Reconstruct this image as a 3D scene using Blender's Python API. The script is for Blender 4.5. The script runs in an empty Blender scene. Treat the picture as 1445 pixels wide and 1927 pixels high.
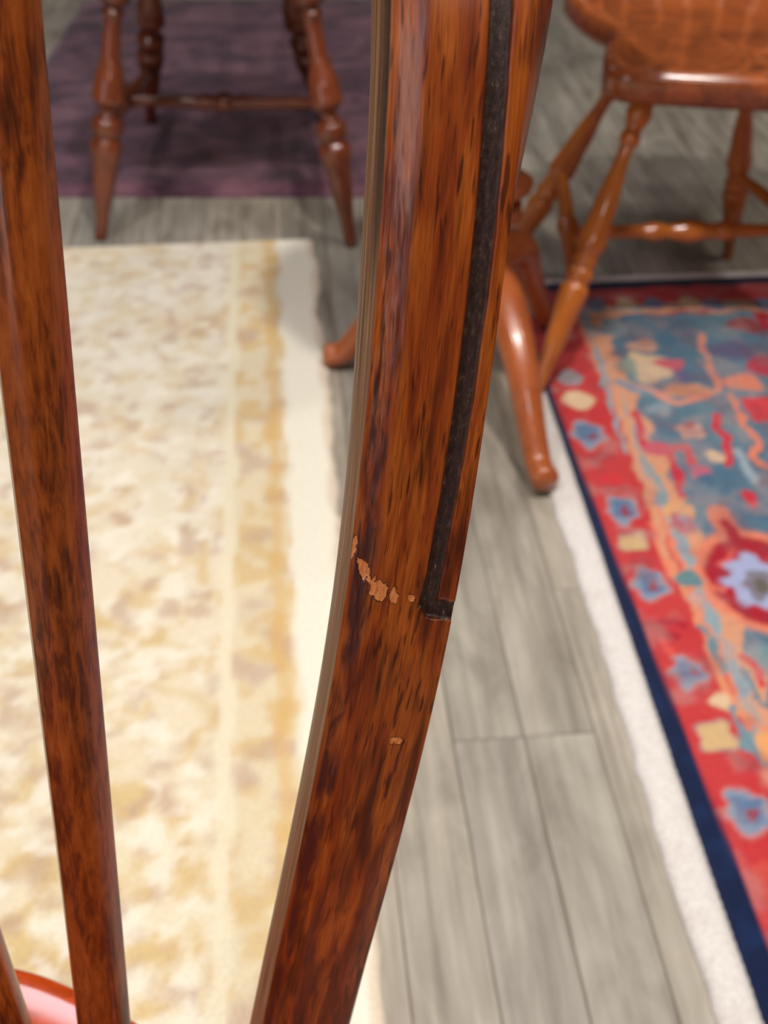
import bpy, bmesh, math, random
import numpy as np
from mathutils import Vector, Matrix, noise as mn

# ------------------------------------------------------------------ camera
H, FPX, W_, H_ = 1.05, 2400.0, 1445.0, 1927.0
PITCH = math.radians(37.0)
CP, SP = math.cos(PITCH), math.sin(PITCH)
cam_d = bpy.data.cameras.new('camera')
cam = bpy.data.objects.new('camera', cam_d)
bpy.context.scene.collection.objects.link(cam)
cam.location = (0, 0, H)
cam.rotation_euler = (math.pi / 2 - PITCH, 0, 0)
cam_d.sensor_fit = 'VERTICAL'
cam_d.sensor_height = 36.0
cam_d.lens = FPX / H_ * 36.0
cam_d.clip_start = 0.01
cam_d.dof.use_dof = True
cam_d.dof.focus_distance = 0.405
cam_d.dof.aperture_fstop = 15.0
bpy.context.scene.camera = cam

# ------------------------------------------------------------------ light
world = bpy.data.worlds.new('room_ambient')
bpy.context.scene.world = world
world.use_nodes = True
bg = world.node_tree.nodes['Background']
bg.inputs[0].default_value = (1.0, 0.93, 0.86, 1)
bg.inputs[1].default_value = 0.3

def area(name, loc, size, power, col, aim=None, sy=None):
    d = bpy.data.lights.new(name, 'AREA')
    d.energy = power; d.color = col
    d.shape = 'RECTANGLE'; d.size = size; d.size_y = sy or size
    o = bpy.data.objects.new(name, d)
    bpy.context.scene.collection.objects.link(o)
    o.location = loc
    v = Vector(aim if aim else (loc[0], loc[1], 0)) - Vector(loc)
    o.rotation_euler = v.to_track_quat('-Z', 'Y').to_euler()
    return o
area('ceiling_light', (-0.62, 1.98, 2.76), 0.80, 13, (0.86, 0.89, 1.0), sy=0.55)
area('ceiling_light', (0.30, 0.75, 2.76), 0.15, 50, (1.0, 0.95, 0.89))
area('ceiling_light', (-0.9, 0.6, 2.76), 0.15, 25, (1.0, 0.95, 0.89))
area('ceiling_light', (1.5, 1.2, 2.76), 0.15, 18, (1.0, 0.94, 0.86))
area('ceiling_light', (0.7, 2.3, 2.76), 0.12, 7, (1.0, 0.94, 0.86))
area('ceiling_light', (-1.3, 3.5, 2.76), 0.3, 6, (0.88, 0.92, 1.0))
area('shop_window', (-2.4, -2.0, 1.15), 0.6, 20, (0.96, 0.94, 1.0), aim=(0, 0.4, 0.9), sy=2.0)
area('added_bow_light', (0.15, -0.30, 1.56), 0.09, 4.2, (1.0, 0.95, 0.88), aim=(0.0, 0.35, 0.85))  # unseen lamp, added to light the bow's top more than its foot

sc = bpy.context.scene
sc.view_settings.view_transform = 'Standard'
sc.view_settings.look = 'None'
sc.view_settings.gamma = 1.0
sc.view_settings.use_curve_mapping = False
sc.view_settings.exposure = 0.0

# ------------------------------------------------------------------ helpers
COL = sc.collection

def ray(px, py):
    u = (H_ / 2 - py) / FPX
    return Vector(((px - W_ / 2) / FPX, CP + SP * u, -SP + CP * u))

def at_depth(px, py, z):
    return Vector((0, 0, H)) + ray(px, py) * z

def at_height(px, py, h):
    r = ray(px, py)
    return Vector((0, 0, H)) + r * ((H - h) / -r.z)

def tag(o, label=None, cat=None, group=None, kind=None):
    if label: o['label'] = label
    if cat: o['category'] = cat
    if group: o['group'] = group
    if kind: o['kind'] = kind
    return o

def thing(name, loc, label, cat):
    o = bpy.data.objects.new(name, None)
    o.empty_display_size = 0.05
    COL.objects.link(o)
    o.location = loc
    bpy.context.view_layer.update()
    return tag(o, label, cat)

def worldmat(o):
    m = o.matrix_basis.copy()
    while o.parent:
        o = o.parent
        m = o.matrix_basis @ m
    return m

def link(name, me, mat, parent=None, world=None, smooth=True):
    """link mesh as an object standing at the world matrix"""
    o = bpy.data.objects.new(name, me)
    COL.objects.link(o)
    if mat and not me.materials: me.materials.append(mat)
    if smooth:
        me.polygons.foreach_set('use_smooth', [True] * len(me.polygons))
    w = world if world is not None else Matrix.Identity(4)
    if parent is not None:
        o.parent = parent
        o.matrix_basis = worldmat(parent).inverted() @ w
    else:
        o.matrix_basis = w
    return o

def lathe_mesh(name, prof, length, seg=20):
    """prof: (t 0..1, radius) along +Z"""
    vs, fs = [], []
    n = len(prof)
    for t, r in prof:
        for k in range(seg):
            a = 2 * math.pi * k / seg
            vs.append((r * math.cos(a), r * math.sin(a), t * length))
    for i in range(n - 1):
        for k in range(seg):
            k2 = (k + 1) % seg
            fs.append((i * seg + k, i * seg + k2, (i + 1) * seg + k2, (i + 1) * seg + k))
    fs.append(tuple(reversed(range(seg))))
    fs.append(tuple(range((n - 1) * seg, n * seg)))
    me = bpy.data.meshes.new(name)
    me.from_pydata(vs, [], fs)
    return me

def smooth_prof(keys, n=60):
    """monotone smooth interpolation of a turning profile"""
    ts = [k[0] for k in keys]; rs = [k[1] for k in keys]
    out = []
    for i in range(n + 1):
        t = i / n
        j = max(0, min(len(ts) - 2, sum(1 for q in ts[1:-1] if q <= t)))
        f = (t - ts[j]) / max(1e-6, ts[j + 1] - ts[j])
        f = f * f * (3 - 2 * f)
        out.append((t, rs[j] * (1 - f) + rs[j + 1] * f))
    return out

def turned(name, a, b, keys, mat, parent, n=60, seg=20):
    a = Vector(a); b = Vector(b); d = b - a
    me = lathe_mesh(name, smooth_prof(keys, n), d.length, seg)
    m = Matrix.Translation(a) @ d.to_track_quat('Z', 'Y').to_matrix().to_4x4()
    return link(name, me, mat, parent, m)

def catmull(pts, n, closed=False):
    P = [Vector(p) for p in pts]
    L = len(P); out = []
    segs = L if closed else L - 1
    for i in range(segs):
        if closed:
            p0, p1, p2, p3 = P[(i - 1) % L], P[i], P[(i + 1) % L], P[(i + 2) % L]
        else:
            p0, p1, p2, p3 = P[max(0, i - 1)], P[i], P[i + 1], P[min(L - 1, i + 2)]
        for k in range(n):
            t = k / n
            out.append(0.5 * ((2 * p1) + (p2 - p0) * t + (2 * p0 - 5 * p1 + 4 * p2 - p3) * t * t
                              + (3 * p1 - p0 - 3 * p2 + p3) * t ** 3))
    if not closed: out.append(P[-1])
    return out

def tube(name, path, mat, parent, seg=16, sub=8, flat=1.0):
    """path: (x,y,z,r) ; round-ended swept bar"""
    pts = catmull([Vector((p[0], p[1], p[2])) for p in path], sub)
    rr = catmull([Vector((p[3], 0, 0)) for p in path], sub)
    vs, fs = [], []
    C, R = [], []
    n = len(pts)
    T = [(pts[min(i + 1, n - 1)] - pts[max(i - 1, 0)]).normalized() for i in range(n)]
    for k in (0.0, 0.4, 0.75):                      # rounded start
        C.append((pts[0] - T[0] * rr[0].x * (1 - k) * 0.6, T[0])); R.append(rr[0].x * math.sqrt(max(0.02, 1 - (1 - k) ** 2)))
    for i in range(n): C.append((pts[i], T[i])); R.append(rr[i].x)
    for k in (0.75, 0.4, 0.0):
        C.append((pts[-1] + T[-1] * rr[-1].x * (1 - k) * 0.6, T[-1])); R.append(rr[-1].x * math.sqrt(max(0.02, 1 - (1 - k) ** 2)))
    for (c, t), r in zip(C, R):
        side = t.cross(Vector((0, 0, 1)))
        side = side.normalized() if side.length > 1e-4 else Vector((1, 0, 0))
        up = side.cross(t).normalized()
        for k in range(seg):
            a = 2 * math.pi * k / seg
            vs.append(c + side * (r * flat * math.cos(a)) + up * (r * math.sin(a)))
    for i in range(len(C) - 1):
        for k in range(seg):
            k2 = (k + 1) % seg
            fs.append((i * seg + k, i * seg + k2, (i + 1) * seg + k2, (i + 1) * seg + k))
    fs.append(tuple(reversed(range(seg)))); fs.append(tuple(range((len(C) - 1) * seg, len(C) * seg)))
    me = bpy.data.meshes.new(name); me.from_pydata(vs, [], fs)
    return link(name, me, mat, parent)

# ------------------------------------------------------------------ materials
def lin(r, g, b):
    f = lambda c: (c / 255 / 12.92) if c <= 10 else ((c / 255 + 0.055) / 1.055) ** 2.4
    return (f(r), f(g), f(b), 1)

class NT:
    def __init__(s, name):
        s.m = bpy.data.materials.new(name); s.m.use_nodes = True
        s.t = s.m.node_tree; s.n = s.t.nodes
        s.b = s.n['Principled BSDF']
    def node(s, typ, **kw):
        nd = s.n.new(typ)
        for k, v in kw.items():
            if k in ('blend_type', 'data_type', 'operation', 'attribute_name', 'noise_dimensions', 'interpolation_type'):
                setattr(nd, k, v)
        return nd
    def link(s, a, b): s.t.links.new(a, b)
    def noise(s, vec, scale, detail=3, rough=0.55, dist=0.0):
        nd = s.n.new('ShaderNodeTexNoise')
        nd.inputs['Scale'].default_value = scale; nd.inputs['Detail'].default_value = detail
        nd.inputs['Roughness'].default_value = rough; nd.inputs['Distortion'].default_value = dist
        s.link(vec, nd.inputs['Vector']); return nd.outputs['Fac']
    def ramp(s, fac, stops):
        nd = s.n.new('ShaderNodeValToRGB'); cr = nd.color_ramp
        cr.elements[0].position = stops[0][0]; cr.elements[0].color = stops[0][1]
        cr.elements[1].position = stops[-1][0]; cr.elements[1].color = stops[-1][1]
        for p, c in stops[1:-1]:
            e = cr.elements.new(p); e.color = c
        s.link(fac, nd.inputs[0]); return nd.outputs['Color']
    def mapping(s, vec, scale, loc=(0, 0, 0)):
        nd = s.n.new('ShaderNodeMapping'); nd.inputs['Scale'].default_value = scale
        nd.inputs['Location'].default_value = loc
        s.link(vec, nd.inputs['Vector']); return nd.outputs[0]
    def mix(s, fac, a, b, mode='MIX'):
        nd = s.n.new('ShaderNodeMix'); nd.data_type = 'RGBA'; nd.blend_type = mode
        for sock, v in ((nd.inputs['Factor'], fac), (nd.inputs[6], a), (nd.inputs[7], b)):
            if hasattr(v, 'is_linked') or isinstance(v, bpy.types.NodeSocket): s.link(v, sock)
            else: sock.default_value = v
        return nd.outputs[2]
    def math(s, op, a, b=0.0):
        nd = s.n.new('ShaderNodeMath'); nd.operation = op
        for sock, v in ((nd.inputs[0], a), (nd.inputs[1], b)):
            if isinstance(v, bpy.types.NodeSocket): s.link(v, sock)
            else: sock.default_value = v
        return nd.outputs[0]
    def bump(s, h, strength, dist=0.001):
        nd = s.n.new('ShaderNodeBump'); nd.inputs['Strength'].default_value = strength
        nd.inputs['Distance'].default_value = dist
        s.link(h, nd.inputs['Height']); s.link(nd.outputs[0], s.b.inputs['Normal'])
    def attr(s, name):
        nd = s.n.new('ShaderNodeAttribute'); nd.attribute_name = name; return nd
    def coord(s, what='Object'):
        return s.n.new('ShaderNodeTexCoord').outputs[what]

B1, K0 = (1, 1, 1, 1), (0, 0, 0, 1)

def varnished(name, light, dark, grain=(60, 60, 5), rough=0.25, coat=0.35, seed=0.0):
    w = NT(name)
    c = w.coord()
    g = w.mapping(c, grain, (seed, seed, seed))
    n1 = w.noise(g, 3.0, 5, 0.6, 0.4)
    n2 = w.noise(w.mapping(c, (8, 8, 4), (seed + 3, 0, 0)), 1.6, 3)
    f = w.math('ADD', w.math('MULTIPLY', n1, 0.6), w.math('MULTIPLY', n2, 0.5))
    col = w.ramp(f, [(0.32, dark), (0.62, light)])
    w.link(col, w.b.inputs['Base Color'])
    w.b.inputs['Roughness'].default_value = rough
    w.b.inputs['Coat Weight'].default_value = coat
    w.b.inputs['Coat Roughness'].default_value = 0.12
    w.bump(n1, 0.08, 0.0005)
    return w.m

M_honey = varnished('honey_varnished_wood', lin(186, 106, 44), lin(138, 66, 24), rough=0.22)
M_seat = varnished('honey_varnished_seat_wood', lin(160, 84, 42), lin(74, 38, 28), grain=(14, 50, 14), rough=0.2, seed=4)
M_red = varnished('red_brown_turned_wood', lin(120, 58, 32), lin(50, 22, 15), rough=0.25, seed=9)
M_table = varnished('orange_brown_table_wood', lin(172, 92, 48), lin(132, 62, 30), rough=0.3, seed=5)
M_fseat = varnished('dark_orange_seat_wood', lin(170, 62, 16), lin(96, 30, 8), grain=(14, 60, 14), rough=0.16, coat=0.8, seed=2)

# spindle wood: worn orange brown with dark mottling
def spindle_material():
    w = NT('mottled_spindle_wood')
    c = w.coord()
    n1 = w.noise(w.mapping(c, (150, 150, 26)), 2.2, 5, 0.65, 0.5)
    n2 = w.noise(w.mapping(c, (40, 40, 14), (5, 2, 1)), 1.7, 4, 0.6)
    n3 = w.noise(w.mapping(c, (900, 900, 90)), 1.0, 3, 0.6)
    f = w.math('ADD', w.math('MULTIPLY', n1, 0.5), w.math('ADD', w.math('MULTIPLY', n2, 0.42), w.math('MULTIPLY', n3, 0.12)))
    col = w.ramp(f, [(0.36, lin(48, 20, 12)), (0.46, lin(110, 48, 16)), (0.55, lin(160, 78, 26)), (0.68, lin(184, 98, 40))])
    w.link(col, w.b.inputs['Base Color'])
    w.b.inputs['Roughness'].default_value = 0.3
    w.b.inputs['Coat Weight'].default_value = 0.3
    w.b.inputs['Coat Roughness'].default_value = 0.2
    w.bump(n3, 0.12, 0.0003)
    return w.m
M_spindle = spindle_material()

# bow wood: everything from attributes: UV along the grain, 'zone' rgb = (groove, chip, flank)
def bow_material():
    w = NT('figured_bow_wood')
    uv = w.coord('UV')
    z = w.attr('zone')
    sep = w.n.new('ShaderNodeSeparateColor'); w.link(z.outputs['Color'], sep.inputs[0])
    groove, chip, flank = sep.outputs
    worn = w.attr('worn').outputs['Fac']
    # flecks
    fl = w.noise(w.mapping(uv, (560, 52, 1)), 1.0, 1.5, 0.5, 0.3)
    fl2 = w.noise(w.mapping(uv, (1000, 70, 1), (7, 3, 0)), 1.0, 1, 0.5)
    fine = w.noise(w.mapping(uv, (2600, 60, 1)), 1.0, 3, 0.6)
    broad = w.noise(w.mapping(uv, (130, 14, 1), (2, 9, 0)), 1.0, 2.5, 0.55, 0.5)
    where = w.noise(w.mapping(uv, (90, 22, 1), (5, 1, 0)), 1.0, 2, 0.5)
    base = w.ramp(broad, [(0.30, lin(104, 40, 16)), (0.44, lin(158, 70, 20)), (0.58, lin(188, 98, 30)), (0.72, lin(156, 68, 26))])
    fm = w.ramp(w.math('ADD', fl, w.math('MULTIPLY', where, 0.35)), [(0.775, K0), (0.86, B1)])
    fm2 = w.ramp(w.math('ADD', fl2, w.math('MULTIPLY', where, 0.25)), [(0.79, K0), (0.86, B1)])
    base = w.mix(w.math('MULTIPLY', fm, 0.8), base, lin(70, 24, 16))
    base = w.mix(w.math('MULTIPLY', fm2, 0.75), base, lin(42, 18, 14))
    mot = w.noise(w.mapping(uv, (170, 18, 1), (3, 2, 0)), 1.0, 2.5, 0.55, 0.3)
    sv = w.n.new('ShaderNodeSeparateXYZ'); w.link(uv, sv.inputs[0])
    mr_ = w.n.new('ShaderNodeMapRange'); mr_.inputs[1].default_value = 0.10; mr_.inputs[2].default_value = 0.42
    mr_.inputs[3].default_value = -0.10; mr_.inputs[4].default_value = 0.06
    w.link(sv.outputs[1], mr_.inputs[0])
    base = w.mix(w.math('MULTIPLY', w.ramp(w.math('ADD', mot, mr_.outputs[0]), [(0.46, K0), (0.62, B1)]), 0.72), base, lin(64, 26, 12))  # dark stain blotches, denser toward the foot, also painting in its dimmer light
    fin = w.ramp(fine, [(0.32, (0.62, 0.55, 0.50, 1)), (0.62, (1.1, 1.08, 1.06, 1))])
    base = w.mix(1.0, base, fin, 'MULTIPLY')
    # dark stain along the rounded inner corner
    st = w.noise(w.mapping(uv, (150, 30, 1), (1, 4, 0)), 1.0, 4, 0.65, 0.5)
    stm = w.math('MULTIPLY', w.ramp(st, [(0.40, K0), (0.58, B1)]), worn)
    base = w.mix(w.math('MULTIPLY', stm, 0.9), base, lin(62, 28, 30))
    # inner flank: greyed bare brown
    fk = w.noise(w.mapping(uv, (2200, 14, 1), (0, 5, 0)), 1.0, 3, 0.6)
    fkc = w.ramp(fk, [(0.36, lin(100, 66, 44)), (0.5, lin(168, 124, 86)), (0.66, lin(206, 166, 124))])
    base = w.mix(flank, base, fkc)
    # chips
    ch = w.noise(w.mapping(uv, (900, 300, 1)), 1.0, 3)
    base = w.mix(w.ramp(chip, [(0.0, K0), (0.28, B1), (0.56, K0)]), base, lin(60, 24, 12))
    base = w.mix(w.ramp(chip, [(0.35, K0), (0.62, B1)]), base, w.ramp(ch, [(0.3, lin(206, 110, 56)), (0.65, lin(246, 160, 96))]))
    # dirt in the groove
    gd = w.noise(w.mapping(uv, (700, 260, 1)), 1.0, 5, 0.7)
    gc = w.ramp(gd, [(0.3, lin(30, 18, 17)), (0.55, lin(62, 40, 34)), (0.66, lin(92, 70, 56)), (0.76, lin(200, 180, 150))])
    base = w.mix(groove, base, gc)
    w.link(base, w.b.inputs['Base Color'])
    # softer gloss where dirty or bare
    r = w.math('ADD', 0.27, w.math('MULTIPLY', flank, 0.25))
    r = w.math('ADD', r, w.math('MULTIPLY', groove, 0.12))
    w.link(w.math('ADD', r, w.math('MULTIPLY', fine, 0.08)), w.b.inputs['Roughness'])
    w.b.inputs['Coat Weight'].default_value = 0.25
    w.b.inputs['Coat Roughness'].default_value = 0.22
    h = w.math('ADD', w.math('MULTIPLY', fine, 0.5), w.math('MULTIPLY', fl2, -0.6))
    h = w.math('ADD', h, w.math('MULTIPLY', w.math('MULTIPLY', gd, groove), 3.0))
    h = w.math('ADD', h, w.math('MULTIPLY', w.math('MULTIPLY', st, worn), 1.4))
    w.bump(h, 0.5, 0.0004)
    return w.m
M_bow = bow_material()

def plank_material():
    w = NT('grey_oak_plank')
    c = w.coord()
    info = w.n.new('ShaderNodeObjectInfo')
    comb = w.n.new('ShaderNodeCombineXYZ')
    w.link(w.math('MULTIPLY', info.outputs['Random'], 40.0), comb.inputs[0])
    w.link(w.math('MULTIPLY', info.outputs['Random'], 17.0), comb.inputs[1])
    ad = w.n.new('ShaderNodeVectorMath'); ad.operation = 'ADD'
    w.link(c, ad.inputs[0]); w.link(comb.outputs[0], ad.inputs[1])
    v = ad.outputs[0]
    g = w.noise(w.mapping(v, (55, 2.2, 1)), 1.0, 5, 0.6, 0.6)
    b = w.noise(w.mapping(v, (16, 5, 1)), 1.0, 4, 0.6, 0.8)
    f = w.math('ADD', w.math('MULTIPLY', g, 0.5), w.math('MULTIPLY', b, 0.5))
    col = w.ramp(f, [(0.32, lin(116, 108, 98)), (0.48, lin(150, 143, 132)), (0.64, lin(178, 171, 160))])
    tint = w.ramp(info.outputs['Random'], [(0.0, (0.80, 0.82, 0.82, 1)), (0.35, (0.94, 0.93, 0.90, 1)), (0.7, (1.0, 0.99, 0.95, 1)), (1.0, (1.12, 1.08, 1.0, 1))])
    w.link(w.mix(1.0, col, tint, 'MULTIPLY'), w.b.inputs['Base Color'])
    w.b.inputs['Roughness'].default_value = 0.48
    w.bump(g, 0.15, 0.0008)
    return w.m
M_plank = plank_material()

def simple(name, col, rough=0.8):
    w = NT(name); w.b.inputs['Base Color'].default_value = col
    w.b.inputs['Roughness'].default_value = rough
    n = w.noise(w.coord(), 60, 3)
    w.bump(n, 0.1, 0.001)
    return w.m
M_sub = simple('dark_joint_filler', lin(70, 66, 58))

def pile_material(name, rough=0.95, sheen=0.2, scale=350, strength=0.5):
    w = NT(name)
    a = w.attr('pattern').outputs['Color']
    n = w.noise(w.coord(), scale, 3, 0.7)
    t = w.ramp(n, [(0.3, (0.80, 0.80, 0.80, 1)), (0.7, (1.10, 1.10, 1.10, 1))])
    w.link(w.mix(1.0, a, t, 'MULTIPLY'), w.b.inputs['Base Color'])
    w.b.inputs['Roughness'].default_value = rough
    w.b.inputs['Sheen Weight'].default_value = sheen
    w.b.inputs['Specular IOR Level'].default_value = 0.15
    w.bump(n, strength, 0.003)
    return w.m

def purple_material():
    w = NT('plum_velvet_pile')
    c = w.coord()
    n = w.noise(w.mapping(c, (6, 9, 6)), 1.3, 5, 0.62, 0.5)
    f = w.noise(c, 260, 3, 0.7)
    col = w.ramp(n, [(0.34, lin(54, 30, 44)), (0.48, lin(92, 56, 74)), (0.66, lin(128, 86, 100))])
    t = w.ramp(f, [(0.3, (0.85, 0.85, 0.85, 1)), (0.7, (1.1, 1.1, 1.1, 1))])
    w.link(w.mix(1.0, col, t, 'MULTIPLY'), w.b.inputs['Base Color'])
    w.b.inputs['Roughness'].default_value = 0.85
    w.b.inputs['Sheen Weight'].default_value = 0.35
    w.b.inputs['Sheen Roughness'].default_value = 0.4
    w.bump(f, 0.5, 0.003)
    return w.m

# ------------------------------------------------------------------ floor: planks one by one
YAW = math.radians(4.9)                       # boards and rugs share this bearing
U_ = Vector((math.cos(YAW), math.sin(YAW), 0))
V_ = Vector((-math.sin(YAW), math.cos(YAW), 0))
ROT = Matrix.Rotation(YAW, 4, 'Z')

me = bpy.data.meshes.new('floor')
bm = bmesh.new()
bmesh.ops.create_cube(bm, size=1.0)
bmesh.ops.scale(bm, vec=(9.0, 10.1, 0.05), verts=bm.verts)
bmesh.ops.translate(bm, vec=(0.0, 1.55, -0.0295), verts=bm.verts)
bm.to_mesh(me); bm.free()
floor = link('floor', me, M_sub, smooth=False)
floor['kind'] = 'structure'

def slab(name, size, loc, mat):
    me = bpy.data.meshes.new(name); bm = bmesh.new()
    bmesh.ops.create_cube(bm, size=1.0); bmesh.ops.scale(bm, vec=size, verts=bm.verts)
    bm.to_mesh(me); bm.free()
    o = link(name, me, mat, None, Matrix.Translation(loc), smooth=False)
    o['kind'] = 'structure'; return o
M_wall = simple('warm_grey_plaster', lin(150, 140, 128))
M_trim = simple('white_painted_trim', lin(226, 224, 218), 0.5)
slab('wall_back', (9.0, 0.1, 2.85), (0, 6.55, 1.42), simple('dark_taupe_plaster', lin(92, 78, 70)))
slab('wall_front', (9.0, 0.1, 2.85), (0, -3.45, 1.42), M_wall)
slab('wall_left', (0.1, 10.1, 2.85), (-4.45, 1.55, 1.42), M_wall)
slab('wall_right', (0.1, 10.1, 2.85), (4.45, 1.55, 1.42), M_wall)
slab('ceiling', (9.0, 10.1, 0.1), (0, 1.55, 2.85), simple('pale_ceiling_paint', lin(205, 200, 192)))
slab('baseboard_back', (8.8, 0.016, 0.11), (0, 6.49, 0.055), M_trim)
slab('baseboard_front', (8.8, 0.016, 0.11), (0, -3.39, 0.055), M_trim)
slab('baseboard_left', (0.016, 9.8, 0.11), (-4.39, 1.55, 0.055), M_trim)
slab('baseboard_right', (0.016, 9.8, 0.11), (4.39, 1.55, 0.055), M_trim)

def plank_mesh(w, l, t=0.010, b=0.0012):
    bm = bmesh.new()
    bmesh.ops.create_cube(bm, size=1.0)
    bmesh.ops.scale(bm, vec=(w, l, t), verts=bm.verts)
    bmesh.ops.translate(bm, vec=(0, 0, -t / 2), verts=bm.verts)
    top = [e for e in bm.edges if all(v.co.z > -1e-6 for v in e.verts)]
    bmesh.ops.bevel(bm, geom=top, offset=b, segments=1, affect='EDGES')
    me = bpy.data.meshes.new('plank'); bm.to_mesh(me); bm.free()
    return me
PW, PL = 0.0795, 1.22
pm = plank_mesh(PW - 0.0007, PL - 0.0007)
rng = random.Random(5)
seam = at_height(995, 1385, 0)
su, sv = seam.dot(U_), seam.dot(V_)
cols = range(-26, 29)
offs = {}
prev = 0
for c in cols:
    if c in (0, 1): o_ = sv
    else:
        o_ = sv + rng.uniform(0.2, 1.0) * PL
    offs[c] = o_
for c in cols:
    u = su - 0.005 + (c + 0.5) * PW - PW
    k0 = -2 if abs(c) < 20 else -1
    for k in range(k0, 4):
        v = offs[c] + (k + 0.5) * PL
        if v > 4.6 or v < -0.9: continue
        if v + PL / 2 < 0.0: continue
        p = U_ * u + V_ * v
        p.z = -0.0 - rng.uniform(0, 0.0004)
        link('plank', pm, M_plank, floor, Matrix.Translation(p) @ ROT, smooth=False)

# ------------------------------------------------------------------ rugs: pile grids whose woven pattern is a per-vertex colour
def vnoise(x, y, s, seed=0.0):
    f = np.frompyfunc(lambda a, b: mn.noise((a * s + seed, b * s - seed, seed)), 2, 1)
    return f(x, y).astype(float)

class FastNoise:
    """value noise on arrays"""
    def __init__(s, seed):
        s.t = np.random.RandomState(seed).rand(256, 256)
    def __call__(s, x, y, scale):
        x = x * scale; y = y * scale
        xi = np.floor(x).astype(int); yi = np.floor(y).astype(int)
        fx = x - xi; fy = y - yi
        fx = fx * fx * (3 - 2 * fx); fy = fy * fy * (3 - 2 * fy)
        g = lambda a, b: s.t[a % 256, b % 256]
        return (g(xi, yi) * (1 - fx) + g(xi + 1, yi) * fx) * (1 - fy) + (g(xi, yi + 1) * (1 - fx) + g(xi + 1, yi + 1) * fx) * fy
    def fbm(s, x, y, scale, o=3):
        a = 0; w = 0.5; tot = 0
        for i in range(o):
            a = a + w * s(x + 13.1 * i, y - 7.7 * i, scale * 2 ** i); tot += w; w *= 0.5
        return a / tot

def c3(r, g, b): return np.array(lin(r, g, b)[:3])

def blend(col, m, c):
    m = np.clip(m, 0, 1)[..., None]
    return col * (1 - m) + c * m

def sstep(a, b, x):
    t = np.clip((x - a) / (b - a), 0, 1); return t * t * (3 - 2 * t)

def rug_mesh(name, origin, u0, u1, v0, v1, step, thick, colour, ragged=None, hfun=None):
    """grid in the rug's own frame: origin + u*U_ + v*V_"""
    nu = int(round((u1 - u0) / step)) + 1; nv = int(round((v1 - v0) / step)) + 1
    u = np.linspace(u0, u1, nu); v = np.linspace(v0, v1, nv)
    UU, VV = np.meshgrid(u, v)
    col = colour(UU, VV)
    PU, PV = UU.copy(), VV.copy()
    if ragged is not None: PU, PV = ragged(PU, PV)
    ed = np.minimum(np.minimum(UU - u0, u1 - UU), np.minimum(VV - v0, v1 - VV))
    z = thick * np.sqrt(np.clip(ed / (thick * 1.2), 0.04, 1))
    if hfun is not None: z = z + hfun(UU, VV)
    co = np.stack([PU, PV, z], -1).reshape(-1, 3)
    idx = np.arange(nu * nv).reshape(nv, nu)
    q = np.stack([idx[:-1, :-1], idx[:-1, 1:], idx[1:, 1:], idx[1:, :-1]], -1).reshape(-1, 4)
    me = bpy.data.meshes.new(name)
    # skirt down to the floor
    rim = list(idx[0, :]) + list(idx[1:, -1]) + list(idx[-1, -2::-1]) + list(idx[-2:0:-1, 0])
    n0 = len(co); low = co[rim].copy(); low[:, 2] = 0.0005
    sk = []
    for i in range(len(rim)):
        j = (i + 1) % len(rim)
        sk.append((rim[i], n0 + i, n0 + j, rim[j]))
    allco = np.vstack([co, low])
    faces = np.vstack([q, np.array(sk)])
    me.vertices.add(len(allco)); me.vertices.foreach_set('co', allco.ravel())
    me.loops.add(faces.size); me.loops.foreach_set('vertex_index', faces.ravel())
    me.polygons.add(len(faces)); me.polygons.foreach_set('loop_start', np.arange(0, faces.size, 4))
    me.update(calc_edges=True)
    at = me.attributes.new('pattern', 'FLOAT_COLOR', 'POINT')
    cc = np.vstack([col.reshape(-1, 3), col.reshape(-1, 3)[rim]])
    at.data.foreach_set('color', np.hstack([cc, np.ones((len(cc), 1))]).ravel())
    return me

def frame(origin):
    return Matrix.Translation(origin) @ ROT

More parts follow.
